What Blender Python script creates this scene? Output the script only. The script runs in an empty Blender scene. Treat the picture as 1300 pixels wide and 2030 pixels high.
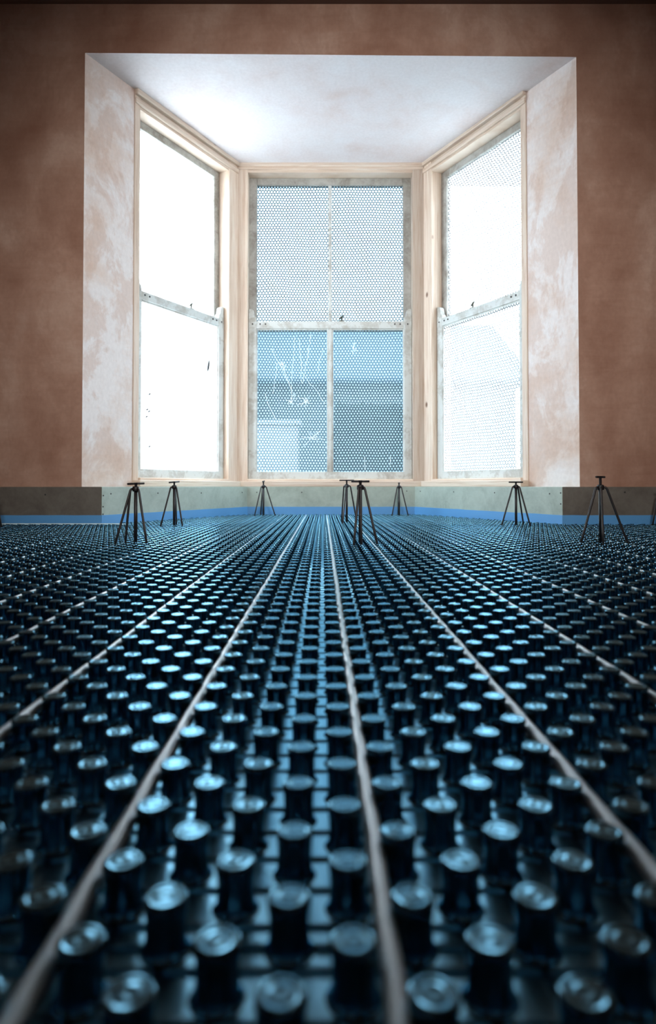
import bpy, math, random
from mathutils import Vector, Matrix, noise as mnoise

random.seed(7)
S = bpy.context.scene
COL = S.collection
PI = math.pi
R = math.radians

# ------------------------------------------------------------------ camera
F_PX, CX, HY, PITCH = 1275.0, 640.0, 964.0, 1.2
CAM_Z = 0.225
cd = bpy.data.cameras.new('camera')
cam = bpy.data.objects.new('camera', cd)
COL.objects.link(cam)
cam.location = (0, 0, CAM_Z)
cam.rotation_euler = (R(90 + PITCH), 0, 0)
cd.sensor_fit = 'HORIZONTAL'
cd.sensor_width = 36
cd.lens = 36 * F_PX / 1300
cd.shift_x = (650 - CX) / 1300
cd.shift_y = ((HY - F_PX * math.tan(R(PITCH))) - 1015) / 1300
cd.clip_start = 0.01
cd.dof.use_dof = True
cd.dof.focus_distance = 2.7
cd.dof.aperture_fstop = 7.0
S.camera = cam

# ------------------------------------------------------------------ world / exposure
SKY = 5.0
w = bpy.data.worlds.new('overcast_sky')
S.world = w
w.use_nodes = True
nt = w.node_tree
bg = nt.nodes['Background']
tc = nt.nodes.new('ShaderNodeTexCoord')
sep = nt.nodes.new('ShaderNodeSeparateXYZ')
ramp = nt.nodes.new('ShaderNodeValToRGB')
nt.links.new(tc.outputs['Generated'], sep.inputs[0])
nt.links.new(sep.outputs['Z'], ramp.inputs[0])
ramp.color_ramp.elements[0].position = 0.0
ramp.color_ramp.elements[0].color = (0.93, 0.96, 1.0, 1)
ramp.color_ramp.elements[1].position = 0.8
ramp.color_ramp.elements[1].color = (0.72, 0.85, 1.0, 1)
nt.links.new(ramp.outputs[0], bg.inputs[0])
bg.inputs[1].default_value = SKY

S.view_settings.view_transform = 'Standard'
S.view_settings.look = 'None'
S.view_settings.gamma = 1
S.view_settings.use_curve_mapping = False
S.view_settings.exposure = 2.0
try:
    S.cycles.use_denoising = True
    S.cycles.max_bounces = 10
    S.cycles.diffuse_bounces = 5
    S.cycles.glossy_bounces = 4
    S.cycles.transmission_bounces = 6
    S.cycles.transparent_max_bounces = 12
    S.cycles.sample_clamp_indirect = 6
    S.cycles.caustics_reflective = False
    S.cycles.caustics_refractive = False
except Exception:
    pass

# ------------------------------------------------------------------ plan of the place (metres)
B, C, D, E = (-1.32, 3.52), (-0.634, 4.73), (0.749, 4.73), (1.405, 3.52)      # plaster / window line of the bay
BB, CC, DD, EE = (-1.185, 3.45), (-0.548, 4.66), (0.665, 4.66), (1.283, 3.45)  # face of the green boards
XL, XR, YB = -2.2, 2.15, -2.6        # side walls and rear wall
ZC = 2.905                           # room ceiling
ZS = 2.615                           # bay soffit
ZLEDGE = 0.222


def unit(a, b):
    d = Vector((b[0] - a[0], b[1] - a[1], 0))
    L = d.length
    return d / L, L


def portal(a, b, z0, z1):
    u, L = unit(a, b)
    ld = bpy.data.lights.new('window_daylight', 'AREA')
    ld.shape = 'RECTANGLE'
    ld.size, ld.size_y = L, z1 - z0
    ld.cycles.is_portal = True
    o = bpy.data.objects.new('window_daylight', ld)
    COL.objects.link(o)
    n = Vector((-u.y, u.x, 0))                      # outwards
    c = Vector(((a[0] + b[0]) / 2, (a[1] + b[1]) / 2, (z0 + z1) / 2)) + n * 0.16
    m = Matrix((u, Vector((0, 0, 1)) * 1.0, n)).transposed()
    # local -Z must point into the room: local Z = outwards
    m = Matrix((u, Vector((0, 0, 1)).cross(Vector((0, 0, 0))) if False else Vector((0, 0, 1)), u.cross(Vector((0, 0, 1))))).transposed()
    if (m.col[2].dot(n)) < 0:
        m = Matrix((-u, Vector((0, 0, 1)), (-u).cross(Vector((0, 0, 1))))).transposed()
    o.matrix_world = Matrix.Translation(c) @ m.to_4x4()
    return o


portal(B, C, 0.25, 2.55)
portal(C, D, 0.25, 2.55)
portal(D, E, 0.25, 2.55)

# added fill spot high behind the camera, brightens the front wall
ld = bpy.data.lights.new('fill_spot', 'SPOT')
ld.energy = 165
ld.color = (1.0, 0.95, 0.91)
ld.spot_size = R(63)
ld.spot_blend = 1.0
ld.shadow_soft_size = 0.25
lamp = bpy.data.objects.new('fill_spot', ld)
COL.objects.link(lamp)
lamp.location = (0.1, -1.2, 2.35)
lamp.rotation_euler = (Vector((0.1, 3.5, 0.95)) - lamp.location).to_track_quat('-Z', 'Y').to_euler()


# ------------------------------------------------------------------ helpers
class MB:
    def __init__(s):
        s.v, s.f = [], []

    def add(s, vs, fs):
        n = len(s.v)
        s.v.extend([tuple(p) for p in vs])
        s.f.extend([tuple(i + n for i in f) for f in fs])
        return s

    def box(s, x0, x1, y0, y1, z0, z1):
        vs = [(x0, y0, z0), (x1, y0, z0), (x1, y1, z0), (x0, y1, z0), (x0, y0, z1), (x1, y0, z1), (x1, y1, z1), (x0, y1, z1)]
        return s.add(vs, [(3, 2, 1, 0), (4, 5, 6, 7), (0, 1, 5, 4), (1, 2, 6, 5), (2, 3, 7, 6), (3, 0, 4, 7)])

    def fbox(s, fr, u0, u1, w0, w1, z0, z1):
        vs = [fr(u, w_, z) for z in (z0, z1) for (u, w_) in ((u0, w0), (u1, w0), (u1, w1), (u0, w1))]
        return s.add(vs, [(3, 2, 1, 0), (4, 5, 6, 7), (0, 1, 5, 4), (1, 2, 6, 5), (2, 3, 7, 6), (3, 0, 4, 7)])

    def prism(s, poly, z0, z1):
        """poly counter-clockwise (x, y); z0/z1 number or list per corner"""
        n = len(poly)
        za = z0 if isinstance(z0, (list, tuple)) else [z0] * n
        zb = z1 if isinstance(z1, (list, tuple)) else [z1] * n
        vs = [(p[0], p[1], za[i]) for i, p in enumerate(poly)] + [(p[0], p[1], zb[i]) for i, p in enumerate(poly)]
        fs = [tuple(range(n - 1, -1, -1)), tuple(range(n, 2 * n))]
        fs += [(i, (i + 1) % n, (i + 1) % n + n, i + n) for i in range(n)]
        return s.add(vs, fs)

    def tube(s, pts, r, seg=12, cap=True):
        pts = [Vector(p) for p in pts]
        n = len(pts)
        rs = r if isinstance(r, (list, tuple)) else [r] * n
        rings = []
        up = None
        for i, p in enumerate(pts):
            t = (pts[min(i + 1, n - 1)] - pts[max(i - 1, 0)]).normalized()
            if up is None:
                up = Vector((0, 0, 1)) if abs(t.z) < 0.9 else Vector((1, 0, 0))
            a = t.cross(up)
            if a.length < 1e-6:
                a = t.cross(Vector((0, 1, 0)))
            a.normalize()
            b = a.cross(t).normalized()
            up = b
            rings.append([p + (a * math.cos(2 * PI * k / seg) + b * math.sin(2 * PI * k / seg)) * rs[i] for k in range(seg)])
        vs = [q for ring in rings for q in ring]
        fs = []
        for i in range(n - 1):
            for k in range(seg):
                k2 = (k + 1) % seg
                fs.append((i * seg + k, i * seg + k2, (i + 1) * seg + k2, (i + 1) * seg + k))
        if cap:
            fs.append(tuple(range(seg - 1, -1, -1)))
            fs.append(tuple((n - 1) * seg + k for k in range(seg)))
        return s.add(vs, fs)

    def lathe(s, prof, seg, c=(0, 0, 0)):
        vs, fs = [], []
        idx = []
        for (r, z) in prof:
            if r < 1e-6:
                idx.append([len(vs)])
                vs.append((c[0], c[1], c[2] + z))
            else:
                idx.append(list(range(len(vs), len(vs) + seg)))
                vs += [(c[0] + r * math.cos(2 * PI * k / seg), c[1] + r * math.sin(2 * PI * k / seg), c[2] + z) for k in range(seg)]
        for a, b in zip(idx[:-1], idx[1:]):
            for k in range(seg):
                k2 = (k + 1) % seg
                if len(b) == 1:
                    fs.append((a[k], a[k2], b[0]))
                elif len(a) == 1:
                    fs.append((a[0], b[k2], b[k]))
                else:
                    fs.append((a[k], a[k2], b[k2], b[k]))
        return s.add(vs, fs)

    def mesh(s, name, mat, smooth=False):
        me = bpy.data.meshes.new(name)
        me.from_pydata(s.v, [], s.f)
        if smooth:
            me.polygons.foreach_set('use_smooth', [True] * len(me.polygons))
        me.materials.append(mat)
        me.update()
        return me

    def build(s, name, mat, parent=None, smooth=False, bevel=0, loc=None):
        o = bpy.data.objects.new(name, s.mesh(name, mat, smooth))
        COL.objects.link(o)
        if parent:
            o.parent = parent
        if loc:
            o.location = loc
        if bevel:
            m = o.modifiers.new('edge', 'BEVEL')
            m.width = bevel
            m.segments = 2
            m.limit_method = 'ANGLE'
            m.angle_limit = R(40)
        return o


def tag(o, label=None, cat=None, group=None, kind=None):
    if label:
        o['label'] = label
    if cat:
        o['category'] = cat
    if group:
        o['group'] = group
    if kind:
        o['kind'] = kind
    return o


def empty(name, loc=(0, 0, 0)):
    o = bpy.data.objects.new(name, None)
    o.empty_display_size = 0.05
    o.location = loc
    COL.objects.link(o)
    return o


def copy_tree(o, parent=None):
    c = o.copy()
    COL.objects.link(c)
    if parent:
        c.parent = parent
    for ch in [k for k in o.children]:
        copy_tree(ch, c)
    return c


# ------------------------------------------------------------------ materials
def new_mat(name):
    m = bpy.data.materials.new(name)
    m.use_nodes = True
    t = m.node_tree
    return m, t, t.nodes, t.links, t.nodes['Principled BSDF']


def simple(name, col, rough=0.5, metal=0.0, ior=None):
    m, t, N, L, p = new_mat(name)
    p.inputs['Base Color'].default_value = (*col, 1)
    p.inputs['Roughness'].default_value = rough
    p.inputs['Metallic'].default_value = metal
    if ior:
        p.inputs['IOR'].default_value = ior
    return m


def nnoise(N, L, vec, scale, detail=4, rough=0.55, dist=0.0):
    n = N.new('ShaderNodeTexNoise')
    n.inputs['Scale'].default_value = scale
    n.inputs['Detail'].default_value = detail
    n.inputs['Roughness'].default_value = rough
    n.inputs['Distortion'].default_value = dist
    L.new(vec, n.inputs['Vector'])
    return n.outputs['Fac']


def nramp(N, L, fac, stops):
    r = N.new('ShaderNodeValToRGB')
    e = r.color_ramp.elements
    while len(e) < len(stops):
        e.new(0.5)
    for k, (p, c) in enumerate(stops):
        e[k].position = p
        e[k].color = (*c, 1) if len(c) == 3 else c
    L.new(fac, r.inputs[0])
    return r.outputs[0]


def nmix(N, L, fac, a, b, mode='MIX'):
    x = N.new('ShaderNodeMix')
    x.data_type = 'RGBA'
    x.blend_type = mode
    for sock, val in ((x.inputs[0], fac), (x.inputs[6], a), (x.inputs[7], b)):
        if hasattr(val, 'is_output'):
            L.new(val, sock)
        elif isinstance(val, (int, float)):
            sock.default_value = val
        else:
            sock.default_value = (*val, 1)
    return x.outputs[2]


def nmath(N, L, op, a, b=None, clamp=False):
    x = N.new('ShaderNodeMath')
    x.operation = op
    x.use_clamp = clamp
    for k, val in enumerate((a, b)):
        if val is None:
            continue
        if hasattr(val, 'is_output'):
            L.new(val, x.inputs[k])
        else:
            x.inputs[k].default_value = val
    return x.outputs[0]


def nmap(N, L, scale=(1, 1, 1), rot=(0, 0, 0), loc=(0, 0, 0)):
    tc = N.new('ShaderNodeTexCoord')
    mp = N.new('ShaderNodeMapping')
    mp.inputs['Scale'].default_value = scale
    mp.inputs['Rotation'].default_value = rot
    mp.inputs['Location'].default_value = loc
    L.new(tc.outputs['Object'], mp.inputs[0])
    return mp.outputs[0]


def nbump(N, L, h, strength, dist, p):
    b = N.new('ShaderNodeBump')
    b.inputs['Strength'].default_value = strength
    b.inputs['Distance'].default_value = dist
    L.new(h, b.inputs['Height'])
    L.new(b.outputs[0], p.inputs['Normal'])


def plaster(name, damp, mid, dry, lo=0.40, hi=0.60, loc=(0, 0, 0), patch_amt=0.22):
    m, t, N, L, p = new_mat(name)
    v = nmap(N, L, (1, 1, 0.72), loc=loc)
    big = nnoise(N, L, v, 2.3, 5, 0.55, 0.35)
    fine = nnoise(N, L, v, 9, 6, 0.6, 0.2)
    streak = nnoise(N, L, nmap(N, L, (2.5, 2.5, 14), loc=loc), 1.6, 4, 0.6, 0.8)
    f = nmath(N, L, 'ADD', nmath(N, L, 'MULTIPLY', big, 0.72), nmath(N, L, 'MULTIPLY', fine, 0.17))
    f = nmath(N, L, 'ADD', f, nmath(N, L, 'MULTIPLY', streak, 0.11))
    c = nramp(N, L, f, [(lo, damp), ((lo + hi) / 2, mid), (hi, dry)])
    patch = nramp(N, L, nnoise(N, L, nmap(N, L, (1.6, 1.6, 1.0), loc=(loc[0] + 4, loc[1], loc[2] + 2)), 2.2, 9, 0.68, 0.5), [(0.47, (0, 0, 0)), (0.53, (1, 1, 1))])
    c = nmix(N, L, nmath(N, L, 'MULTIPLY', patch, patch_amt), c, damp)
    tiny = nnoise(N, L, v, 60, 3, 0.5)
    c = nmix(N, L, 0.12, c, nramp(N, L, tiny, [(0.3, (0.35, 0.3, 0.28)), (0.7, (1, 1, 1))]), 'MULTIPLY')
    L.new(c, p.inputs['Base Color'])
    p.inputs['Roughness'].default_value = 0.62
    p.inputs['Specular IOR Level'].default_value = 0.25
    nbump(N, L, nmath(N, L, 'ADD', streak, nmath(N, L, 'MULTIPLY', fine, 0.5)), 0.25, 0.004, p)
    return m


def pine(name, tone=1.0, vertical=True):
    m, t, N, L, p = new_mat(name)
    sc = (26, 26, 1.3) if vertical else (1.3, 1.3, 40)
    v = nmap(N, L, sc)
    g = nnoise(N, L, v, 2.2, 5, 0.6, 0.5)
    k = tuple
    c = nramp(N, L, g, [(0.32, (0.58 * tone, 0.43 * tone, 0.32 * tone)), (0.5, (0.70 * tone, 0.57 * tone, 0.46 * tone)), (0.7, (0.76 * tone, 0.66 * tone, 0.56 * tone))])
    vo = N.new('ShaderNodeTexVoronoi')
    vo.inputs['Scale'].default_value = 1.0
    L.new(nmap(N, L, (5, 5, 3.2) if vertical else (3.2, 3.2, 6)), vo.inputs['Vector'])
    kn = nramp(N, L, vo.outputs['Distance'], [(0.035, (0.20, 0.09, 0.04)), (0.085, (1, 1, 1))])
    c = nmix(N, L, 0.9, c, kn, 'MULTIPLY')
    L.new(c, p.inputs['Base Color'])
    p.inputs['Roughness'].default_value = 0.55
    nbump(N, L, g, 0.15, 0.002, p)
    return m


def old_paint(name, base, dirt, amount=0.58):
    m, t, N, L, p = new_mat(name)
    v = nmap(N, L, (1, 1, 1))
    a = nnoise(N, L, v, 7, 6, 0.65, 0.6)
    b = nnoise(N, L, v, 48, 4, 0.6)
    f = nmath(N, L, 'ADD', nmath(N, L, 'MULTIPLY', a, 0.75), nmath(N, L, 'MULTIPLY', b, 0.25))
    c = nramp(N, L, f, [(0.36, dirt), (0.47, tuple(0.5 * (x + y) for x, y in zip(base, dirt))), (amount, base)])
    L.new(c, p.inputs['Base Color'])
    p.inputs['Roughness'].default_value = 0.5
    nbump(N, L, f, 0.3, 0.002, p)
    return m


def plastic(name, rough=0.14, bump=0.2, ior=2.9):
    """glossy black-blue moulded plastic"""
    m, t, N, L, p = new_mat(name)
    N.remove(p)
    out = N['Material Output']
    gl = N.new('ShaderNodeBsdfGlossy')
    gl.inputs['Color'].default_value = (0.34, 0.75, 1.0, 1)
    gl.inputs['Roughness'].default_value = rough
    df = N.new('ShaderNodeBsdfDiffuse')
    df.inputs['Color'].default_value = (0.003, 0.005, 0.008, 1)
    fr = N.new('ShaderNodeFresnel')
    fr.inputs['IOR'].default_value = ior
    mx = N.new('ShaderNodeMixShader')
    L.new(fr.outputs[0], mx.inputs[0])
    L.new(df.outputs[0], mx.inputs[1])
    L.new(gl.outputs[0], mx.inputs[2])
    L.new(mx.outputs[0], out.inputs['Surface'])
    geo = N.new('ShaderNodeNewGeometry')
    h = nnoise(N, L, geo.outputs['Position'], 55, 2, 0.5)
    b = N.new('ShaderNodeBump')
    b.inputs['Strength'].default_value = bump
    b.inputs['Distance'].default_value = 0.002
    L.new(h, b.inputs['Height'])
    L.new(b.outputs[0], gl.inputs['Normal'])
    return m


def film_pane(name, axis, pitch=0.0225, veil=0.055, tint=(0.42, 0.48, 0.50), ring=(0.022, 0.030, 0.033), dot=0.25, milk=(0.68, 0.88, 0.98)):
    """glass with bubble film stuck on: hexagonal blisters; axis = direction along the pane"""
    m, t, N, L, p = new_mat(name)
    N.remove(p)
    out = N['Material Output']
    tc = N.new('ShaderNodeTexCoord')
    wob = N.new('ShaderNodeTexNoise')
    wob.inputs['Scale'].default_value = 3.0
    L.new(tc.outputs['Object'], wob.inputs['Vector'])
    dt = N.new('ShaderNodeVectorMath')
    dt.operation = 'DOT_PRODUCT'
    dt.inputs[1].default_value = axis
    L.new(tc.outputs['Object'], dt.inputs[0])
    sp = N.new('ShaderNodeSeparateXYZ')
    L.new(tc.outputs['Object'], sp.inputs[0])
    wb = nmath(N, L, 'MULTIPLY', wob.outputs['Fac'], 1.2)
    hx = nmath(N, L, 'ADD', nmath(N, L, 'DIVIDE', dt.outputs['Value'], pitch), wb)
    hz = nmath(N, L, 'ADD', nmath(N, L, 'DIVIDE', sp.outputs['Z'], pitch), wb)
    s3 = math.sqrt(3)

    def cell(ox, oz):
        a = nmath(N, L, 'SUBTRACT', nmath(N, L, 'FLOORED_MODULO', nmath(N, L, 'ADD', hx, ox), 1.0), 0.5)
        b = nmath(N, L, 'SUBTRACT', nmath(N, L, 'FLOORED_MODULO', nmath(N, L, 'ADD', hz, oz), s3), s3 / 2)
        return nmath(N, L, 'SQRT', nmath(N, L, 'ADD', nmath(N, L, 'MULTIPLY', a, a), nmath(N, L, 'MULTIPLY', b, b)))
    d = nmath(N, L, 'MINIMUM', cell(0, 0), cell(0.5, s3 / 2))
    col = nramp(N, L, d, [(0.37, tint), (0.45, ring), (0.58, ring)])
    dotf = nramp(N, L, d, [(0.15, (dot,) * 3), (0.30, (veil,) * 3)])
    tr = N.new('ShaderNodeBsdfTransparent')
    L.new(col, tr.inputs[0])
    tl = N.new('ShaderNodeBsdfTranslucent')
    tl.inputs[0].default_value = (*milk, 1)
    mx = N.new('ShaderNodeMixShader')
    L.new(dotf, mx.inputs[0])
    L.new(tr.outputs[0], mx.inputs[1])
    L.new(tl.outputs[0], mx.inputs[2])
    gl = N.new('ShaderNodeBsdfGlossy')
    gl.inputs['Roughness'].default_value = 0.1
    m2 = N.new('ShaderNodeMixShader')
    m2.inputs[0].default_value = 0.0
    L.new(mx.outputs[0], m2.inputs[1])
    L.new(gl.outputs[0], m2.inputs[2])
    L.new(m2.outputs[0], out.inputs['Surface'])
    return m


def glare_pane(name, veil_lo=0.35, veil_hi=0.65):  # clear glass with a white veil mixed in for overexposure glare
    m, t, N, L, p = new_mat(name)
    N.remove(p)
    out = N['Material Output']
    v = nmap(N, L, (1, 1, 1))
    f = nnoise(N, L, v, 4, 6, 0.65, 0.8)
    fac = nramp(N, L, f, [(0.3, (veil_lo,) * 3), (0.7, (veil_hi,) * 3)])
    tr = N.new('ShaderNodeBsdfTransparent')
    tr.inputs[0].default_value = (0.92, 0.97, 0.98, 1)
    tl = N.new('ShaderNodeBsdfTranslucent')
    tl.inputs[0].default_value = (0.93, 0.97, 1.0, 1)
    mx = N.new('ShaderNodeMixShader')
    L.new(fac, mx.inputs[0])
    L.new(tr.outputs[0], mx.inputs[1])
    L.new(tl.outputs[0], mx.inputs[2])
    L.new(mx.outputs[0], out.inputs['Surface'])
    return m


def rusty(name):
    m, t, N, L, p = new_mat(name)
    f = nnoise(N, L, nmap(N, L), 45, 5, 0.6)
    c = nramp(N, L, f, [(0.35, (0.004, 0.003, 0.004)), (0.60, (0.009, 0.004, 0.004)), (0.78, (0.040, 0.012, 0.009))])
    L.new(c, p.inputs['Base Color'])
    p.inputs['Roughness'].default_value = 0.5
    p.inputs['Metallic'].default_value = 0.0
    nbump(N, L, f, 0.3, 0.001, p)
    return m


M_wall = plaster('pink_plaster', (0.30, 0.155, 0.105), (0.44, 0.27, 0.20), (0.56, 0.40, 0.32), 0.34, 0.66)
M_reveal = plaster('drying_plaster', (0.62, 0.42, 0.32), (0.76, 0.62, 0.54), (0.84, 0.79, 0.77), 0.30, 0.54, (3, 1, 2), 0.42)
M_soffit = plaster('pale_plaster', (0.62, 0.50, 0.46), (0.68, 0.61, 0.60), (0.70, 0.66, 0.66), 0.30, 0.55, (5, 0, 7), 0.12)
M_pine = pine('pine')
M_pine_d = pine('pine_warm', 0.75)
M_pine_h = pine('pine_level', 0.95, False)
M_sash = old_paint('white_sash_paint', (0.60, 0.63, 0.61), (0.40, 0.39, 0.35), 0.52)
M_sash_d = old_paint('weathered_sash_paint', (0.44, 0.44, 0.41), (0.22, 0.20, 0.17), 0.60)
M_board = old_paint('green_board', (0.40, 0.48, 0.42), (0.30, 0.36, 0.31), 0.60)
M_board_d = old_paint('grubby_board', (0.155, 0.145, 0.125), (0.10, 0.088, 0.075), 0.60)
M_strip = simple('blue_strip_foam', (0.10, 0.33, 0.66), 0.45)
M_screw = simple('dark_screw', (0.02, 0.02, 0.02), 0.5)
M_plastic = plastic('black_plastic')
M_sheet = plastic('satin_black_sheet', 0.30, 0.12, 9.0)
M_pipe = simple('white_pipe', (0.64, 0.84, 0.93), 0.28, 0.0, 1.9)
M_rust = rusty('rusted_steel')
M_slab = simple('concrete_slab', (0.08, 0.08, 0.08), 0.9)
M_dark = simple('old_dark_ceiling', (0.16, 0.10, 0.08), 0.8)
M_metal = simple('dull_brass', (0.09, 0.09, 0.07), 0.45, 0.6)
M_scuff = simple('white_scuff', (0.9, 0.95, 0.98), 0.6)

# ------------------------------------------------------------------ setting
TH = 0.28
tag(MB().box(XL - TH, XR + TH, YB - TH, 3.5 + TH, -0.25, -0.004).prism([BB, (BB[0] - 0.3, 3.6), (C[0] - 0.2, C[1] + 0.2), (D[0] + 0.2, D[1] + 0.2), (EE[0] + 0.3, 3.6), EE][::-1], -0.25, -0.004)
    .build('floor', M_slab), kind='structure')
wf = MB()
wf.box(XL - TH, B[0], 3.52, 3.52 + TH, -0.2, ZC + 0.1)
wf.box(E[0], XR + TH, 3.52, 3.52 + TH, -0.2, ZC + 0.1)
ZL, ZR_ = 2.63, 2.607
wf.add([(B[0], 3.52, ZL), (E[0], 3.52, ZR_), (E[0], 3.52 + TH, ZR_ + 0.06), (B[0], 3.52 + TH, ZL + 0.06),
        (B[0], 3.52, ZC + 0.1), (E[0], 3.52, ZC + 0.1), (E[0], 3.52 + TH, ZC + 0.1), (B[0], 3.52 + TH, ZC + 0.1)],
       [(3, 2, 1, 0), (4, 5, 6, 7), (0, 1, 5, 4), (1, 2, 6, 5), (2, 3, 7, 6), (3, 0, 4, 7)])
tag(wf.build('wall_front', M_wall), kind='structure')
tag(MB().box(XL - TH, XL, YB - TH, 3.52, -0.2, ZC + 0.1).build('wall_left', M_wall), kind='structure')
tag(MB().box(XR, XR + TH, YB - TH, 3.52, -0.2, ZC + 0.1).build('wall_right', M_wall), kind='structure')
tag(MB().box(XL, XR, YB - TH, YB, -0.2, ZC + 0.1).build('wall_back', M_wall), kind='structure')
tag(MB().box(XL - TH, XR + TH, YB - TH, 3.52 + TH, ZC, ZC + 0.15).build('ceiling', M_dark), kind='structure')


def frame(a, b):
    u, L = unit(a, b)
    n = Vector((-u.y, u.x, 0))
    o = Vector((a[0], a[1], 0))
    return (lambda p, q, z: tuple(o + u * p + n * q + Vector((0, 0, z)))), L, u


FL, LL, UL = frame(B, C)
FC, LC, UC = frame(C, D)
FR, LR, UR = frame(D, E)
SV = 0.367          # plaster reveal width before the side windows

# plaster reveals of the bay
mb = MB()
q = 0.30
mb.add([FL(0, 0, z) for z in (ZLEDGE, ZS + 0.2)], [])
mb = MB().fbox(FL, 0.0, SV, 0.0, q, ZLEDGE, ZS + 0.1)
tag(mb.build('wall_bay_left', M_reveal), kind='structure')
tag(MB().fbox(FR, LR - SV, LR, 0.0, q, ZLEDGE, ZS + 0.1).build('wall_bay_right', M_reveal), kind='structure')
# soffit over the bay (front edge slightly out of level)
sf = MB()
def zsof(x, y):
    f = (x - B[0]) / (E[0] - B[0])
    zf = ZL + (ZR_ - ZL) * f
    g = min(max((y - 3.52) / (C[1] - 3.52), 0), 1)
    return zf + (ZS - zf) * g
nx, ny = 24, 20
vs, fs = [], []
for jy in range(ny + 1):
    y = 3.52 + (C[1] + 0.35 - 3.52) * jy / ny
    xa, xb = B[0] - 0.35 * min(1, jy), E[0] + 0.35 * min(1, jy)
    for ix in range(nx + 1):
        x = xa + (xb - xa) * ix / nx
        vs.append((x, y, zsof(x, y)))
for jy in range(ny):
    for ix in range(nx):
        k = jy * (nx + 1) + ix
        fs.append((k, k + nx + 1, k + nx + 2, k + 1))
sf.add(vs, fs)
sf.box(B[0] - 0.35, E[0] + 0.35, 3.55, C[1] + 0.35, ZS + 0.04, ZS + 0.35)
tag(sf.build('ceiling_bay', M_soffit), kind='structure')
# dwarf walls under the windows
dw = MB()
dw.fbox(FL, 0.0, LL + 0.2, 0.0, 0.3, -0.3, ZLEDGE)
dw.fbox(FC, -0.2, LC + 0.2, 0.0, 0.3, -0.3, ZLEDGE)
dw.fbox(FR, -0.2, LR, 0.0, 0.3, -0.3, ZLEDGE)
tag(dw.build('wall_bay', M_wall), kind='structure')


# green boards lining the foot of the walls
def board(name, poly, mat=None):
    return tag(MB().prism(poly, 0.055, ZLEDGE).build(name, mat or M_board, bevel=0.002), kind='structure')


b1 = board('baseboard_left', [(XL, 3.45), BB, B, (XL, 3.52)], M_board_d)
b2 = board('baseboard_bay_left', [BB, CC, C, B])
b3 = board('baseboard_bay_back', [CC, DD, D, C])
b4 = board('baseboard_bay_right', [DD, EE, E, D])
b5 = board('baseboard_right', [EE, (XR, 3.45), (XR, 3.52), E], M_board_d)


def screw(parent, a, b, f, z):
    u, L = unit(a, b)
    p = Vector((a[0], a[1], z)) + u * (f * L)
    n = Vector((u.y, -u.x, 0))
    o = MB().tube([p - n * 0.001, p + n * 0.0012], 0.0042, 10).build('screw', M_screw, parent)
    return o


def at_px(x, a, b):
    """fraction along a-b where the image column x falls"""
    k = (x - CX) / F_PX
    return (k * a[1] - a[0]) / ((b[0] - a[0]) - k * (b[1] - a[1]))


for x, z in ((90, 0.180),):
    screw(b1, (XL, 3.45), BB, at_px(x, (XL, 3.45), BB), z)
for x, z in ((205, 0.175), (220, 0.184), (313, 0.184), (399, 0.181), (480, 0.181), (204.5, 0.115), (204.5, 0.075)):
    screw(b2, BB, CC, at_px(x, BB, CC), z)
for x, z in ((509, 0.181), (598, 0.181), (697, 0.185), (806, 0.190)):
    screw(b3, CC, DD, at_px(x, CC, DD), z)
for x, z in ((833, 0.189), (899, 0.188), (980, 0.186), (1089, 0.184), (1111, 0.189), (1111, 0.130)):
    screw(b4, DD, EE, at_px(x, DD, EE), z)
for x, z in ((1238, 0.193),):
    screw(b5, EE, (XR, 3.45), at_px(x, EE, (XR, 3.45)), z)

# blue perimeter strip
LINE = [(XL + 0.001, 3.45), BB, CC, DD, EE, (XR - 0.001, 3.45)]


def offset(line, d):
    out = []
    for i, p in enumerate(line):
        ns = []
        if i > 0:
            u, _ = unit(line[i - 1], p)
            ns.append(Vector((u.y, -u.x, 0)))
        if i < len(line) - 1:
            u, _ = unit(p, line[i + 1])
            ns.append(Vector((u.y, -u.x, 0)))
        if len(ns) == 2:
            bis = (ns[0] + ns[1]).normalized()
            v = bis * (d / bis.dot(ns[0]))
        else:
            v = ns[0] * d
        out.append((p[0] + v.x, p[1] + v.y))
    return out


st = MB()
fa, ba = offset(LINE, 0.004), offset(LINE, -0.004)
ztop = [0.070, 0.070, 0.077, 0.077, 0.070, 0.070]
for i in range(len(LINE) - 1):
    vs = []
    n = 14
    for k in range(n + 1):
        f = k / n
        zt = ztop[i] * (1 - f) + ztop[i + 1] * f + 0.002 * mnoise.noise((i * 3 + k * 0.7, 2.0, 0))
        wv = 0.0015 * mnoise.noise((i * 5 + k * 0.9, 9.0, 0))
        a = (fa[i][0] * (1 - f) + fa[i + 1][0] * f, fa[i][1] * (1 - f) + fa[i + 1][1] * f + wv)
        b = (ba[i][0] * (1 - f) + ba[i + 1][0] * f, ba[i][1] * (1 - f) + ba[i + 1][1] * f)
        vs += [(a[0], a[1], -0.004), (a[0], a[1], zt), (b[0], b[1], zt)]
    fs = []
    for k in range(n):
        fs += [(3 * k, 3 * k + 3, 3 * k + 4, 3 * k + 1), (3 * k + 1, 3 * k + 4, 3 * k + 5, 3 * k + 2)]
    st.add(vs, fs)
tag(st.build('edge_strip', M_strip, smooth=False), 'blue foam edging strip running along the foot of the green boards', 'edging strip')


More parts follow.
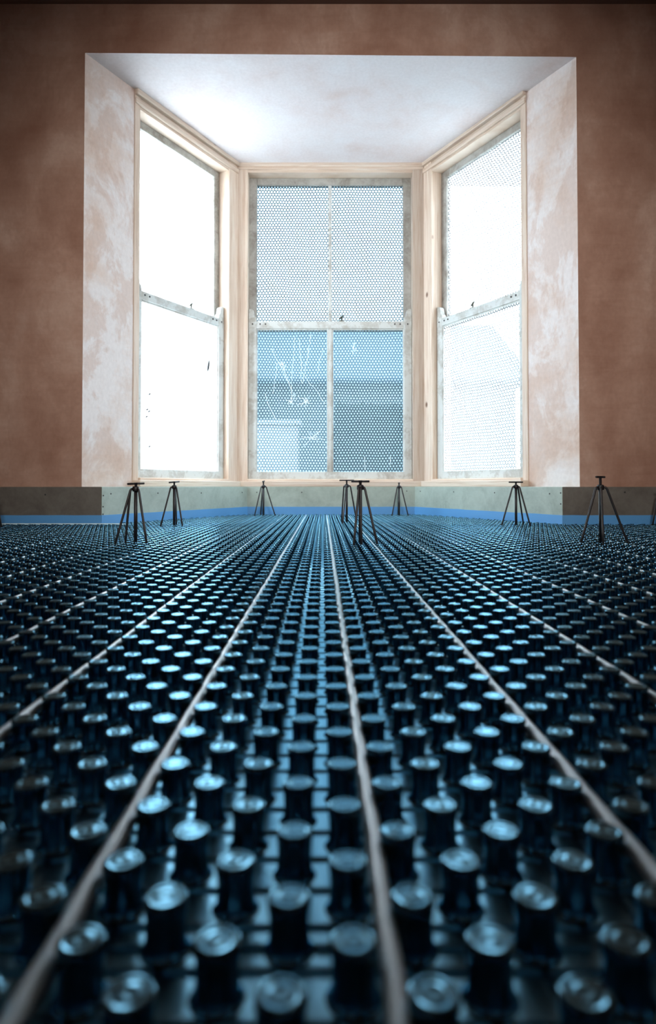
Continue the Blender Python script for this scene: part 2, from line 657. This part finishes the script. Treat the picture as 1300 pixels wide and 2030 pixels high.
# ------------------------------------------------------------------ windows
def stile_prism(mb, fr, u0, u1, w0, w1, z0, z1, horn, side):
    """stile with a shaped horn rising above z1; side=+1: curve falls towards +u"""
    n = 7
    pts = [(u0, z0), (u1, z0)]
    wd = u1 - u0
    prof = [(1.0, 0.0), (0.93, 0.30), (0.74, 0.42), (0.70, 0.60), (0.62, 0.86), (0.42, 0.98), (0.15, 1.0), (0.0, 0.97)]
    if side > 0:
        pts += [(u0 + wd * a, z1 + horn * h) for a, h in prof]
    else:
        left = [(u1 - wd * a, z1 + horn * h) for a, h in prof]
        pts += left[::-1]
    k = len(pts)
    vs = [fr(u, w0, z) for u, z in pts] + [fr(u, w1, z) for u, z in pts]
    fs = [tuple(range(k)), tuple(range(2 * k - 1, k - 1, -1))]
    fs += [((i + 1) % k, i, i + k, (i + 1) % k + k) for i in range(k)]
    mb.add(vs, fs)


def window(name, fr, axis, u0, u1, jl, jr, zhead, ztop, zmeet, bars, panes, n_lock, mats, label=None):
    W = empty(name)
    tag(W, kind='structure')
    mj_l, mj_r = mats
    # lining boards
    MB().fbox(fr, u0, u0 + jl, -0.006, 0.17, ZLEDGE, ZS + 0.05).build('jamb', mj_l, W, bevel=0.003)
    MB().fbox(fr, u1 - jr, u1, -0.006, 0.17, ZLEDGE, ZS + 0.05).build('jamb', mj_r, W, bevel=0.003)
    a, b = u0 + jl, u1 - jr
    hd = MB().fbox(fr, u0, u1, 0.0, 0.17, zhead, ZS + 0.06)
    hd.build('head', M_pine_h, W, bevel=0.003)
    MB().fbox(fr, u0 - 0.0, u1 + 0.0, -0.016, 0.006, zhead + 0.018, zhead + 0.05).build('head_bead', M_pine_h, W, bevel=0.005)
    MB().fbox(fr, u0 + 0.0, u1 - 0.0, -0.03, 0.004, ZS - 0.022, ZS + 0.02).build('cornice_bead', M_pine_h, W, bevel=0.006)
    MB().fbox(fr, u0, u1, -0.065, 0.17, ZLEDGE, 0.262).build('sill', M_pine_h, W, bevel=0.004)
    MB().fbox(fr, a, b, -0.02, 0.03, 0.258, 0.277).build('sill_bead', M_pine_h, W, bevel=0.005)
    ST = 0.058
    # upper sash (outer)
    us = MB()
    w0, w1 = 0.085, 0.125
    us.fbox(fr, a, a + ST, w0, w1, zmeet - 0.02, zhead)
    us.fbox(fr, b - ST, b, w0, w1, zmeet - 0.02, zhead)
    us.fbox(fr, a + ST, b - ST, w0, w1, ztop, zhead)
    us.fbox(fr, a + ST, b - ST, w0, w1, zmeet - 0.06, zmeet - 0.005)
    usash = us.build('upper_sash', M_sash_d, W, bevel=0.004)
    segs = [(a + ST, b - ST)]
    if bars:
        m_ = (a + b) / 2
        MB().fbox(fr, m_ - 0.012, m_ + 0.012, w0 + 0.004, w1 - 0.004, zmeet - 0.02, ztop + 0.005).build('glazing_bar', M_sash, usash, bevel=0.004)
        segs = [(a + ST, m_ - 0.012), (m_ + 0.012, b - ST)]
    for k, (p, q_) in enumerate(segs):
        MB().fbox(fr, p - 0.004, q_ + 0.004, w0 + 0.018, w0 + 0.021, zmeet - 0.03, ztop + 0.004).build('pane', panes[0], usash)
    # lower sash (inner)
    ls = MB()
    w0, w1 = 0.036, 0.078
    stile_prism(ls, fr, a + 0.002, a + ST + 0.004, w0, w1, 0.278, zmeet, 0.092, +1)
    stile_prism(ls, fr, b - ST - 0.004, b - 0.002, w0, w1, 0.278, zmeet, 0.092, -1)
    ls.fbox(fr, a + ST, b - ST, w0, w1, 0.278, 0.333)
    ls.fbox(fr, a + ST, b - ST, w0 + 0.002, w1, zmeet - 0.055, zmeet)
    lsash = ls.build('lower_sash', M_sash, W, bevel=0.004)
    segs = [(a + ST, b - ST)]
    if bars:
        m_ = (a + b) / 2
        MB().fbox(fr, m_ - 0.014, m_ + 0.014, w0 + 0.004, w1 - 0.004, 0.33, zmeet - 0.05).build('glazing_bar', M_sash, lsash, bevel=0.004)
        segs = [(a + ST, m_ - 0.014), (m_ + 0.014, b - ST)]
    plist = []
    for k, (p, q_) in enumerate(segs):
        plist.append(MB().fbox(fr, p - 0.004, q_ + 0.004, w0 + 0.018, w0 + 0.021, 0.33, zmeet - 0.05).build('pane', panes[1], lsash))
    # glazing beads round the lower glass
    for (p, q_) in segs:
        bd = MB()
        bd.fbox(fr, p, p + 0.01, w0 + 0.008, w0 + 0.018, 0.333, zmeet - 0.055)
        bd.fbox(fr, q_ - 0.01, q_, w0 + 0.008, w0 + 0.018, 0.333, zmeet - 0.055)
        bd.fbox(fr, p + 0.01, q_ - 0.01, w0 + 0.008, w0 + 0.018, zmeet - 0.065, zmeet - 0.055)
        bd.build('glazing_bead', M_sash, lsash, bevel=0.003)
    # dark screw heads on the meeting rail
    for u in (a + ST * 0.55, a + ST + 0.03, a + ST + 0.07, b - ST * 0.55, b - ST - 0.03, b - ST - 0.07):
        pz = zmeet - 0.022
        MB().tube([fr(u, w0 + 0.004, pz), fr(u, w0 - 0.0015, pz)], 0.006, 8).build('screw', M_screw, lsash)
    # sash fastener standing on the meeting rail
    m_ = a + (b - a) * n_lock
    lk = MB()
    lk.tube([fr(m_, 0.06, zmeet - 0.002), fr(m_, 0.06, zmeet + 0.03)], 0.005, 8)
    lk.tube([fr(m_ - 0.018, 0.058, zmeet + 0.022), fr(m_, 0.06, zmeet + 0.034), fr(m_ + 0.012, 0.06, zmeet + 0.046)], [0.004, 0.008, 0.005], 8)
    lk.fbox(fr, m_ - 0.02, m_ + 0.02, 0.045, 0.075, zmeet - 0.001, zmeet + 0.006)
    lk.build('sash_lock', M_metal, lsash, smooth=False)
    return W, plist, (a + ST, b - ST)


P_left = glare_pane('glare_veil_glass')
P_cu = film_pane('bubble_film', tuple(UC), veil=0.03, tint=(0.30, 0.34, 0.36), ring=(0.010, 0.016, 0.018), dot=0.12)
P_cl = film_pane('bubble_film_low', tuple(UC), veil=0.032, dot=0.17, ring=(0.2, 0.24, 0.26))
P_ru = film_pane('bubble_film_pale', tuple(UR), veil=0.085, tint=(0.9, 0.95, 0.97), ring=(0.06, 0.075, 0.08), dot=0.4, milk=(0.9, 0.97, 1.0))

W1, pl1, sp1 = window('window_1', FL, UL, SV, LL, 0.045, 0.105, 2.525, 2.475, 1.435, False, (P_left, P_left), 0.62, (M_pine, M_pine))
W2, pl2, sp2 = window('window_2', FC, UC, 0.0, LC, 0.078, 0.086, 2.555, 2.50, 1.455, True, (P_cu, P_cl), 0.57, (M_pine, M_pine_d))
W3, pl3, sp3 = window('window_3', FR, UR, 0.0, LR - SV, 0.095, 0.045, 2.525, 2.475, 1.435, False, (P_ru, P_ru), 0.42, (M_pine, M_pine))
# corner posts between the window frames
for k, (P, f1, l1, f2) in enumerate(((C, FL, LL, FC), (D, FC, LC, FR))):
    n1, n2 = Vector(f1(l1, 0.20, 0)), Vector(f2(0, 0.20, 0))
    mid = Vector((P[0], P[1], 0)) + ((n1 + n2) / 2 - Vector((P[0], P[1], 0))) * 1.2
    tag(MB().prism([P, (n2.x, n2.y), (mid.x, mid.y), (n1.x, n1.y)], ZLEDGE - 0.2, ZS + 0.1).build('trim_%d' % (k + 1), M_pine), kind='structure')


# scuffs and marks on the glass
def scuffs(parent, fr, w_, lines, mat, name, wd=0.0009):
    mb = MB()
    for ln in lines:
        for (p, q_) in zip(ln[:-1], ln[1:]):
            d = Vector((q_[0] - p[0], q_[1] - p[1]))
            if d.length < 1e-6:
                continue
            n = Vector((-d.y, d.x)).normalized() * wd
            vs = [fr(p[0] + n.x, w_, p[1] + n.y), fr(p[0] - n.x, w_, p[1] - n.y), fr(q_[0] - n.x, w_, q_[1] - n.y), fr(q_[0] + n.x, w_, q_[1] + n.y)]
            vs += [fr(p[0], w_ - 0.001, p[1]), fr(q_[0], w_ - 0.001, q_[1])]
            mb.add(vs, [(0, 4, 5, 3), (4, 1, 2, 5), (0, 3, 2, 1)])
    return mb.build(name, mat, parent)


def wig(p, q_, n=6, amp=0.008):
    pts = []
    for k in range(n + 1):
        f = k / n
        pts.append((p[0] + (q_[0] - p[0]) * f + random.uniform(-amp, amp) * (0 < k < n), p[1] + (q_[1] - p[1]) * f + random.uniform(-amp, amp) * (0 < k < n)))
    return pts


def star(c, n, r0, r1, a0=0, a1=2 * PI):
    out = []
    for k in range(n):
        a = random.uniform(a0, a1)
        r = random.uniform(r0, r1)
        out.append(wig(c, (c[0] + r * math.cos(a), c[1] + r * math.sin(a)), 4, 0.006))
    return out


def uz(x, y, yy=4.77):
    """centre-window coordinates of an image point"""
    return ((x - CX) / F_PX * yy - C[0], CAM_Z + (HY - y) / (F_PX - 5) * yy)


ln = [wig(uz(*p), uz(*q_)) for p, q_ in [((583, 665), (578, 800)), ((592, 670), (598, 760)), ((612, 690), (600, 760)), ((538, 690), (585, 790)), ((548, 720), (540, 780)),
                                      ((555, 715), (575, 760)), ((600, 740), (645, 800)), ((585, 780), (570, 800)), ((590, 785), (612, 800)), ((525, 780), (545, 830)), ((640, 690), (628, 740)), ((616, 660), (610, 700))]]
ln += star(uz(605, 797), 12, 0.02, 0.07) + star(uz(577, 797), 8, 0.01, 0.05) + star(uz(617, 868), 16, 0.02, 0.10) + star(uz(556, 722), 8, 0.02, 0.06)
scuffs(pl2[0], FC, 0.0525, ln, M_scuff, 'scuff_mark')
ln = [wig(uz(723, 905), uz(724, 932), 3, 0.003), wig(uz(774, 905), uz(773, 922), 3, 0.003)] + star(uz(700, 690), 8, 0.01, 0.05)
scuffs(pl2[1], FC, 0.0525, ln, M_scuff, 'scuff_mark')
a, b = sp3
ln = []
for (u_, z_, u2, z2) in ((0.02, 1.22, 0.22, 0.75), (0.02, 0.98, 0.40, 0.62), (0.03, 0.85, 0.30, 0.70), (0.05, 1.30, 0.30, 0.95), (0.02, 1.10, 0.10, 0.90)):
    ln.append(wig((a + u_, z_), (a + u2, z2), 7, 0.006))
scuffs(pl3[0], FR, 0.0525, ln, M_scuff, 'scuff_mark', 0.0013)
a, b = sp1
mk = MB()
k0 = (a + (b - a) * 0.86, 1.075)
pts = [FL(k0[0] + 0.016 * t, 0.047, k0[1] + 0.085 * t) for t in (-0.5, -0.25, 0, 0.25, 0.5)]
mk.tube(pts, [0.002, 0.008, 0.009, 0.007, 0.002], 6)
for (du, z_) in ((0.06, 0.70), (0.075, 0.69), (0.055, 0.655), (0.08, 0.80), (0.08, 0.47)):
    mk.tube([FL(a + du, 0.048, z_), FL(a + du + 0.012, 0.048, z_ + 0.008)], 0.005, 6)
mk.build('dirt_mark', M_screw, pl1[0])

# ------------------------------------------------------------------ heating panels
PITCHM = 0.03
X0, Y0 = 0.0135, 0.3173
NUB = [(0.0128, 0.0), (0.0114, 0.0012), (0.0104, 0.004), (0.0097, 0.010), (0.0098, 0.016), (0.0104, 0.0212), (0.0107, 0.0235),
       (0.0105, 0.0250), (0.0100, 0.0256), (0.0090, 0.0259), (0.0078, 0.0259), (0.0069, 0.0256), (0.0058, 0.02555), (0.0048, 0.0258), (0.0034, 0.0259), (0.0024, 0.02575), (0, 0.0257)]
NUB_LO = [(0.0120, 0.0), (0.0102, 0.004), (0.0097, 0.011), (0.0105, 0.0220), (0.0105, 0.0250), (0.0090, 0.0260), (0.0062, 0.0252), (0, 0.0254)]
nub_hi = MB().lathe(NUB, 22).mesh('stud', M_plastic, True)
nub_mid = MB().lathe(NUB, 14).mesh('stud', M_plastic, True)
nub_lo = MB().lathe(NUB_LO, 12).mesh('stud', M_plastic, True)


def inside(x, y, m):
    """inside the room / bay, m clear of the strip"""
    m = m + 0.005
    if y < 3.45 - m:
        return XL + m < x < XR - m
    if y > 4.66 - m:
        return False
    for (a, b) in ((BB, CC), (DD, EE)):
        u, _ = unit(a, b)
        n = Vector((u.y, -u.x, 0))
        if (x - a[0]) * n.x + (y - a[1]) * n.y < m:
            return False
    return True


def to_px(x, y, z):
    th = R(PITCH)
    dz = z - CAM_Z
    zc = y * math.cos(th) + dz * math.sin(th)
    yc = -y * math.sin(th) + dz * math.cos(th)
    if zc < 0.05:
        return None
    return CX + F_PX * x / zc, HY - F_PX * math.tan(th) - F_PX * yc / zc


def panel(i, j, label):
    c0 = -16 + 28 * i
    r0 = 48 * (j - 1)
    root = empty('heating_mat', (X0 + PITCHM * c0, Y0 + PITCHM * max(r0, -15), -0.004))
    tag(root, label, 'heating mat', 'studded underfloor heating mats')
    ox, oy = root.location.x, root.location.y
    ra, rb = (max(r0, -15), 0) if j == 0 else (r0, r0 + 48)
    # sheet: raised pads between the stud columns, grooves at every row boundary
    sh = MB()
    G, BV = 0.0016, 0.0022
    for r in range(ra, rb + 1):
        ya, yb = (r - 0.5) * PITCHM + Y0, (r + 0.5) * PITCHM + Y0
        if r == ra:
            ya = r * PITCHM + Y0 + 0.0006
        if r == rb:
            yb = r * PITCHM + Y0 - 0.0006
        for c in range(c0, c0 + 28):
            xa, xb = X0 + PITCHM * c, X0 + PITCHM * (c + 1)
            if not inside((xa + xb) / 2, (ya + yb) / 2, 0.014):
                continue
            xa, xb, a_, b_ = xa - ox, xb - ox, ya - oy, yb - oy
            vs = [(xa, a_, 0.001), (xb, a_, 0.001), (xb, b_, 0.001), (xa, b_, 0.001)]
            q0 = [(xa + G * 0.6, a_ + G, 0.001), (xb - G * 0.6, a_ + G, 0.001), (xb - G * 0.6, b_ - G, 0.001), (xa + G * 0.6, b_ - G, 0.001)]
            g2 = G + BV * 0.45
            q1 = [(xa + g2, a_ + g2, 0.0033), (xb - g2, a_ + g2, 0.0033), (xb - g2, b_ - g2, 0.0033), (xa + g2, b_ - g2, 0.0033)]
            g3 = G + BV
            dz = 0.0
            q2 = [(xa + g3, a_ + g3, 0.004), (xb - g3, a_ + g3, 0.004), (xb - g3, b_ - g3, 0.004), (xa + g3, b_ - g3, 0.004)]
            fs = []
            for l in range(3):
                for k in range(4):
                    k2 = (k + 1) % 4
                    fs.append((l * 4 + k, l * 4 + k2, l * 4 + 4 + k2, l * 4 + 4 + k))
            fs.append((12, 13, 14, 15))
            sh.add(vs + q0 + q1 + q2, fs)
    if not sh.v:
        bpy.data.objects.remove(root)
        return None
    sh.build('base_sheet', M_sheet, root)
    # studs
    spots = []
    for r in range(ra, rb):
        for c in range(c0, c0 + 28):
            if (c + r) % 2 == 0:
                continue
            x, y = X0 + PITCHM * c, Y0 + PITCHM * r
            if not inside(x, y, 0.0135):
                continue
            p = to_px(x, y, 0.02)
            vis = p is not None and -20 < p[0] < 1320 and p[1] < 2070 and y > 0.15
            spots.append((0 if vis else 1, y if vis else 9, abs(x), x, y))
    spots.sort()
    nvis = [s for s in spots if s[0] == 0]
    single = nvis[:100]
    rest = spots[len(single):]
    base = nub_hi if j <= 1 else nub_mid
    for s_ in single:
        o = bpy.data.objects.new('stud', base)
        COL.objects.link(o)
        o.parent = root
        o.location = (s_[3] - ox, s_[4] - oy, 0.004)
    if rest:
        seg = 16 if j == 1 else 12
        src = MB().lathe(NUB if j == 1 else NUB_LO, seg)
        n = len(src.v)
        V, Fc = [], []
        for k, s_ in enumerate(rest):
            dx, dy = s_[3] - ox, s_[4] - oy
            V += [(a + dx, b_ + dy, z + 0.004) for (a, b_, z) in src.v]
            Fc += [tuple(q_ + k * n for q_ in f) for f in src.f]
        big = MB()
        big.v, big.f = V, Fc
        tag(big.build('stud_field', M_plastic, root, smooth=True), kind='stuff')
    return root


ROWLAB = {0: 'at the very bottom edge of the picture, under the blurred studs',
          1: 'in the front row of panels', 2: 'in the second row of panels', 3: 'in the row by the wall'}
PLAB = {
    (0, 0): 'black studded heating mat at the very bottom, nearest and most blurred',
    (-1, 0): 'black studded heating mat beyond the bottom left corner, beside the nearest panel',
    (1, 0): 'black studded heating mat beyond the bottom right corner, beside the nearest panel',
    (0, 1): 'black studded heating mat filling the middle foreground around the central white pipe',
    (-1, 1): 'black studded heating mat filling the left foreground, before the tripods',
    (1, 1): 'black studded heating mat filling the right foreground, before the tripods',
    (-2, 1): 'black studded heating mat outside the left edge of the foreground floor',
    (2, 1): 'black studded heating mat outside the right edge of the foreground floor',
    (0, 2): 'black studded heating mat under the nearest middle tripod',
    (-1, 2): 'black studded heating mat under the nearer tripod on the left',
    (1, 2): 'black studded heating mat under the tallest tripod on the right',
    (-2, 2): 'black studded heating mat at the left edge, before the dark left board',
    (2, 2): 'black studded heating mat at the right edge, before the dark right board',
    (0, 3): 'black studded heating mat reaching into the bay under its middle window',
    (-1, 3): 'black studded heating mat cut to the left slant of the bay',
    (1, 3): 'black studded heating mat cut to the right slant of the bay',
    (-2, 3): 'narrow black studded heating mat along the dark board at far left',
    (2, 3): 'narrow black studded heating mat along the dark board at far right',
}
for (i, j), lab in PLAB.items():
    panel(i, j, lab)

# ------------------------------------------------------------------ white heating pipes
PX = 0.0285
ORD = ['', 'first', 'second', 'third', 'fourth', 'fifth', 'sixth', 'seventh', 'eighth', 'ninth', 'tenth', 'eleventh', 'twelfth', 'thirteenth', 'fourteenth']
for k in range(-14, 15):
    x = PX + 0.15 * k
    if not (XL + 0.03 < x < XR - 0.03):
        continue
    y1 = 3.0
    while inside(x, y1, 0.045) and y1 < 4.62:
        y1 += 0.01
    if k < -7:
        y1 = 3.33
    pts = []
    ya = 0.17
    n = int((y1 - ya) / 0.03)
    for s_ in range(n + 1):
        y = ya + (y1 - ya) * s_ / n
        wv = 0.0011 * mnoise.noise((k * 7.3, y * 4.0, 0)) + 0.0005 * math.sin(y * PI / 0.06 + k)
        drift = 0.0012 * (1 - y / 2.0) if k == 0 else 0
        pts.append((x + wv + drift, y, 0.0160 + 0.0010 * mnoise.noise((k * 3.1, y * 5, 4))))
    if k == -7:
        # this run bends round and carries on along the left-hand board
        y_ = y1 - 0.04
        pts = [p for p in pts if p[1] < y_ - 0.05]
        yw = 3.405
        cx = x - 0.045
        r = 0.045
        for t in range(0, 9):
            a_ = t / 8 * PI / 2
            pts.append((cx + r * math.cos(a_), yw - r + r * math.sin(a_), 0.0160 + 0.0085 * t / 8))
        xx = cx - 0.06
        while xx > XL + 0.05:
            pts.append((xx, yw + 0.002 * mnoise.noise((xx * 5, 0, 0)), 0.0245))
            xx -= 0.06
    if k == 0:
        lab = 'white heating pipe running up the middle of the floor beside the nearest middle tripod'
    elif k == -7:
        lab = 'seventh white heating pipe left of the middle one, bending to follow the dark left board'
    else:
        lab = '%s white heating pipe to the %s of the middle one' % (ORD[abs(k)], 'left' if k < 0 else 'right')
    o = MB().tube(pts, 0.0051, 12).build('heating_pipe', M_pipe, smooth=True)
    tag(o, lab, 'pipe', 'white heating pipes clipped between the studs')


# ------------------------------------------------------------------ screed tripods
def free_site(x, y):
    """nearest lattice spot without a stud"""
    best = None
    c_, r_ = round((x - X0) / PITCHM), round((y - Y0) / PITCHM)
    for c in range(c_ - 2, c_ + 3):
        for r in range(r_ - 2, r_ + 3):
            if (c + r) % 2 == 0:
                px, py = X0 + c * PITCHM, Y0 + r * PITCHM
                d = (px - x) ** 2 + (py - y) ** 2
                if best is None or d < best[0]:
                    best = (d, px, py)
    return best[1], best[2]


def tripod(x, y, feet, bar_deg, ztop, zcol, bar_len, label, tilt=0):
    x, y = free_site(x, y)
    root = empty('levelling_tripod', (x, y, 0))
    tag(root, label, 'tripod', 'rusty levelling tripods standing on the studded floor')
    MB().tube([(0, 0, 0.0005), (0, 0, zcol)], 0.0066, 16).build('pole', M_rust, root, smooth=True)
    MB().lathe([(0.0068, -0.010), (0.0115, -0.010), (0.0125, -0.006), (0.0125, 0.004), (0.0105, 0.008), (0.0060, 0.009)], 18, (0, 0, zcol)).build('collar', M_rust, root, smooth=True)
    for (fx, fy) in feet:
        gx, gy = free_site(x + fx, y + fy)
        d = Vector((gx - x, gy - y, 0))
        u = d.normalized()
        L = d.length
        pts = [u * 0.009 + Vector((0, 0, zcol - 0.001)), u * 0.015 + Vector((0, 0, zcol - 0.0005)), u * 0.0195 + Vector((0, 0, zcol - 0.003)), u * 0.0225 + Vector((0, 0, zcol - 0.009))]
        for t in (0.3, 0.65, 1.0):
            pts.append(u * (0.0225 + (L - 0.0225) * t) + Vector((0, 0, (zcol - 0.009) * (1 - t) + 0.001 * t)))
        MB().tube(pts, 0.0042, 10).build('leg', M_rust, root, smooth=True)
    nk = MB()
    nk.lathe([(0.0048, 0), (0.0048, ztop - zcol - 0.014), (0.0062, ztop - zcol - 0.009), (0.0085, ztop - zcol - 0.004)], 12, (0, 0, zcol + 0.004))
    nk.build('neck', M_rust, root, smooth=True)
    a = R(bar_deg)
    e = Vector((math.cos(a), math.sin(a), math.tan(R(tilt)))) * (bar_len / 2)
    c = Vector((0, 0, ztop - 0.0035))
    MB().tube([c - e, c - e * 0.96, c + e * 0.96, c + e], [0.0030, 0.0038, 0.0038, 0.0030], 12).build('crossbar', M_rust, root, smooth=True)
    return root


tripod(0.140, 2.29, [(-0.045, -0.10), (-0.020, -0.06), (0.075, -0.05)], 0, 0.246, 0.222, 0.065, 'near-black tripod in the middle of the floor, overlapping a smaller one behind it')
tripod(0.992, 2.32, [(-0.075, -0.04), (-0.010, -0.085), (0.075, -0.04)], 38, 0.262, 0.222, 0.060, 'rusty tripod before the dark right-hand board, standing wholly in the picture')
tripod(-0.690, 2.33, [(-0.045, -0.07), (-0.020, -0.035), (0.065, -0.045)], 4, 0.238, 0.216, 0.061, 'black tripod before the left reveal, nearer of the two on the left', 2)
tripod(-0.755, 3.30, [(-0.05, -0.055), (0.075, -0.05), (0.01, 0.06)], 60, 0.250, 0.222, 0.075, 'slim tripod under the left window with a short-looking slanted crossbar', 4)
tripod(-0.418, 4.40, [(-0.04, -0.06), (0.075, -0.04), (-0.03, 0.07)], 84, 0.262, 0.224, 0.065, 'small reddish tripod in the left corner of the bay, crossbar end-on', 6)
tripod(0.112, 3.62, [(-0.045, -0.14), (0.07, 0.02), (-0.025, 0.03)], 0, 0.262, 0.228, 0.082, 'smaller tripod just behind and left of the nearest middle tripod')
tripod(0.502, 4.42, [(-0.06, -0.06), (0.065, -0.06), (0.0, 0.07)], 82, 0.250, 0.222, 0.065, 'small reddish tripod in the right corner of the bay, crossbar end-on', 5)
tripod(1.005, 3.33, [(-0.08, -0.04), (0.05, -0.075), (0.045, 0.05)], 3, 0.250, 0.224, 0.075, 'slim dark tripod under the right window, level crossbar')
tripod(-1.615, 3.17, [(0.06, -0.02), (-0.06, -0.03), (0.01, 0.07)], 20, 0.250, 0.222, 0.065, 'tripod cut off by the left edge, one slanting leg showing')
tripod(1.760, 3.30, [(-0.075, -0.0), (0.06, -0.03), (0.01, 0.07)], 20, 0.250, 0.222, 0.065, 'tripod cut off by the right edge before the dark right board')

# ------------------------------------------------------------------ outside, seen through the panes
M_ground = simple('pale_paving', (0.42, 0.42, 0.40), 0.9)
tag(MB().box(-40, 40, 4.2, 60, -0.9, -0.7).build('ground', M_ground), kind='structure')
M_render = simple('grey_render', (0.13, 0.16, 0.17), 0.9)
M_slate = simple('blue_slate', (0.08, 0.12, 0.14), 0.7)
M_gut = simple('dark_gutter', (0.05, 0.09, 0.12), 0.6)
M_leaf = simple('leaf_green', (0.012, 0.03, 0.028), 0.7)
M_bark = simple('bark', (0.10, 0.08, 0.06), 0.9)
hs = empty('house', (0, 14, -0.7))
tag(hs, 'low pale house with a slate roof across the street, blurred behind the middle window', 'house')
MB().box(-3.2, 4.2, 0, 6, 0, 3.25).build('wall', M_render, hs)
MB().add([(-3.5, -0.35, 3.2), (4.5, -0.35, 3.2), (4.5, 3, 5.2), (-3.5, 3, 5.2), (4.5, 6.35, 3.2), (-3.5, 6.35, 3.2)],
         [(0, 1, 2, 3), (3, 2, 4, 5), (0, 3, 5), (1, 4, 2), (0, 5, 4, 1)]).build('roof', M_slate, hs)
MB().tube([(-3.5, -0.42, 3.16), (4.5, -0.42, 3.16)], 0.07, 10).build('gutter', M_gut, hs)
gw = tag(MB().box(-1.1, -0.32, 8.3, 8.6, -0.7, 1.02).box(-1.14, -0.28, 8.26, 8.64, 1.02, 1.08).build('garden_wall', simple('pale_wall_paint', (0.45, 0.47, 0.50), 0.9), bevel=0.01),
         'pale garden wall blurred behind the lower left pane of the middle window', 'garden wall')
hd = MB()
for k in range(900):
    x = random.uniform(0.1, 1.25)
    y = random.uniform(7.6, 8.4)
    z = random.uniform(-0.7, 1.25)
    s_ = 0.07
    a = Vector((random.gauss(0, 1), random.gauss(0, 1), random.gauss(0, 1))).normalized() * s_
    b = a.orthogonal().normalized() * s_ * 0.6
    p = Vector((x, y, z))
    hd.add([p - a, p + b, p + a, p - b], [(0, 1, 2, 3)])
hd.box(0.15, 1.2, 7.65, 8.35, -0.7, 1.2)
tag(hd.build('hedge', M_leaf), 'dark clipped hedge showing through the lower right pane of the middle window', 'hedge')
tr = empty('tree', (-3.6, 10.5, -0.7))
tag(tr, 'leafy tree outside the left window, faint through the glare-whitened glass', 'tree')
MB().tube([(0, 0, 0), (0.05, 0, 1.2), (-0.1, 0.1, 2.6), (0.1, 0, 4.0)], [0.18, 0.14, 0.11, 0.05], 10).build('trunk', M_bark, tr, smooth=True)
cr = MB()
cl = [(random.uniform(-1.6, 1.4), random.uniform(-1.2, 1.2), random.uniform(2.4, 5.8), random.uniform(0.5, 0.9)) for _ in range(16)]
for (cx_, cy_, cz_, rr) in cl:
    for k in range(170):
        d = Vector((random.gauss(0, 1), random.gauss(0, 1), random.gauss(0, 1))).normalized() * rr * random.uniform(0.5, 1.0)
        p = Vector((cx_, cy_, cz_)) + d
        a = Vector((random.gauss(0, 1), random.gauss(0, 1), random.gauss(0, 1))).normalized() * 0.09
        b = a.orthogonal().normalized() * 0.05
        cr.add([p - a, p + b, p + a, p - b], [(0, 1, 2, 3)])
cr.build('crown', M_leaf, tr)
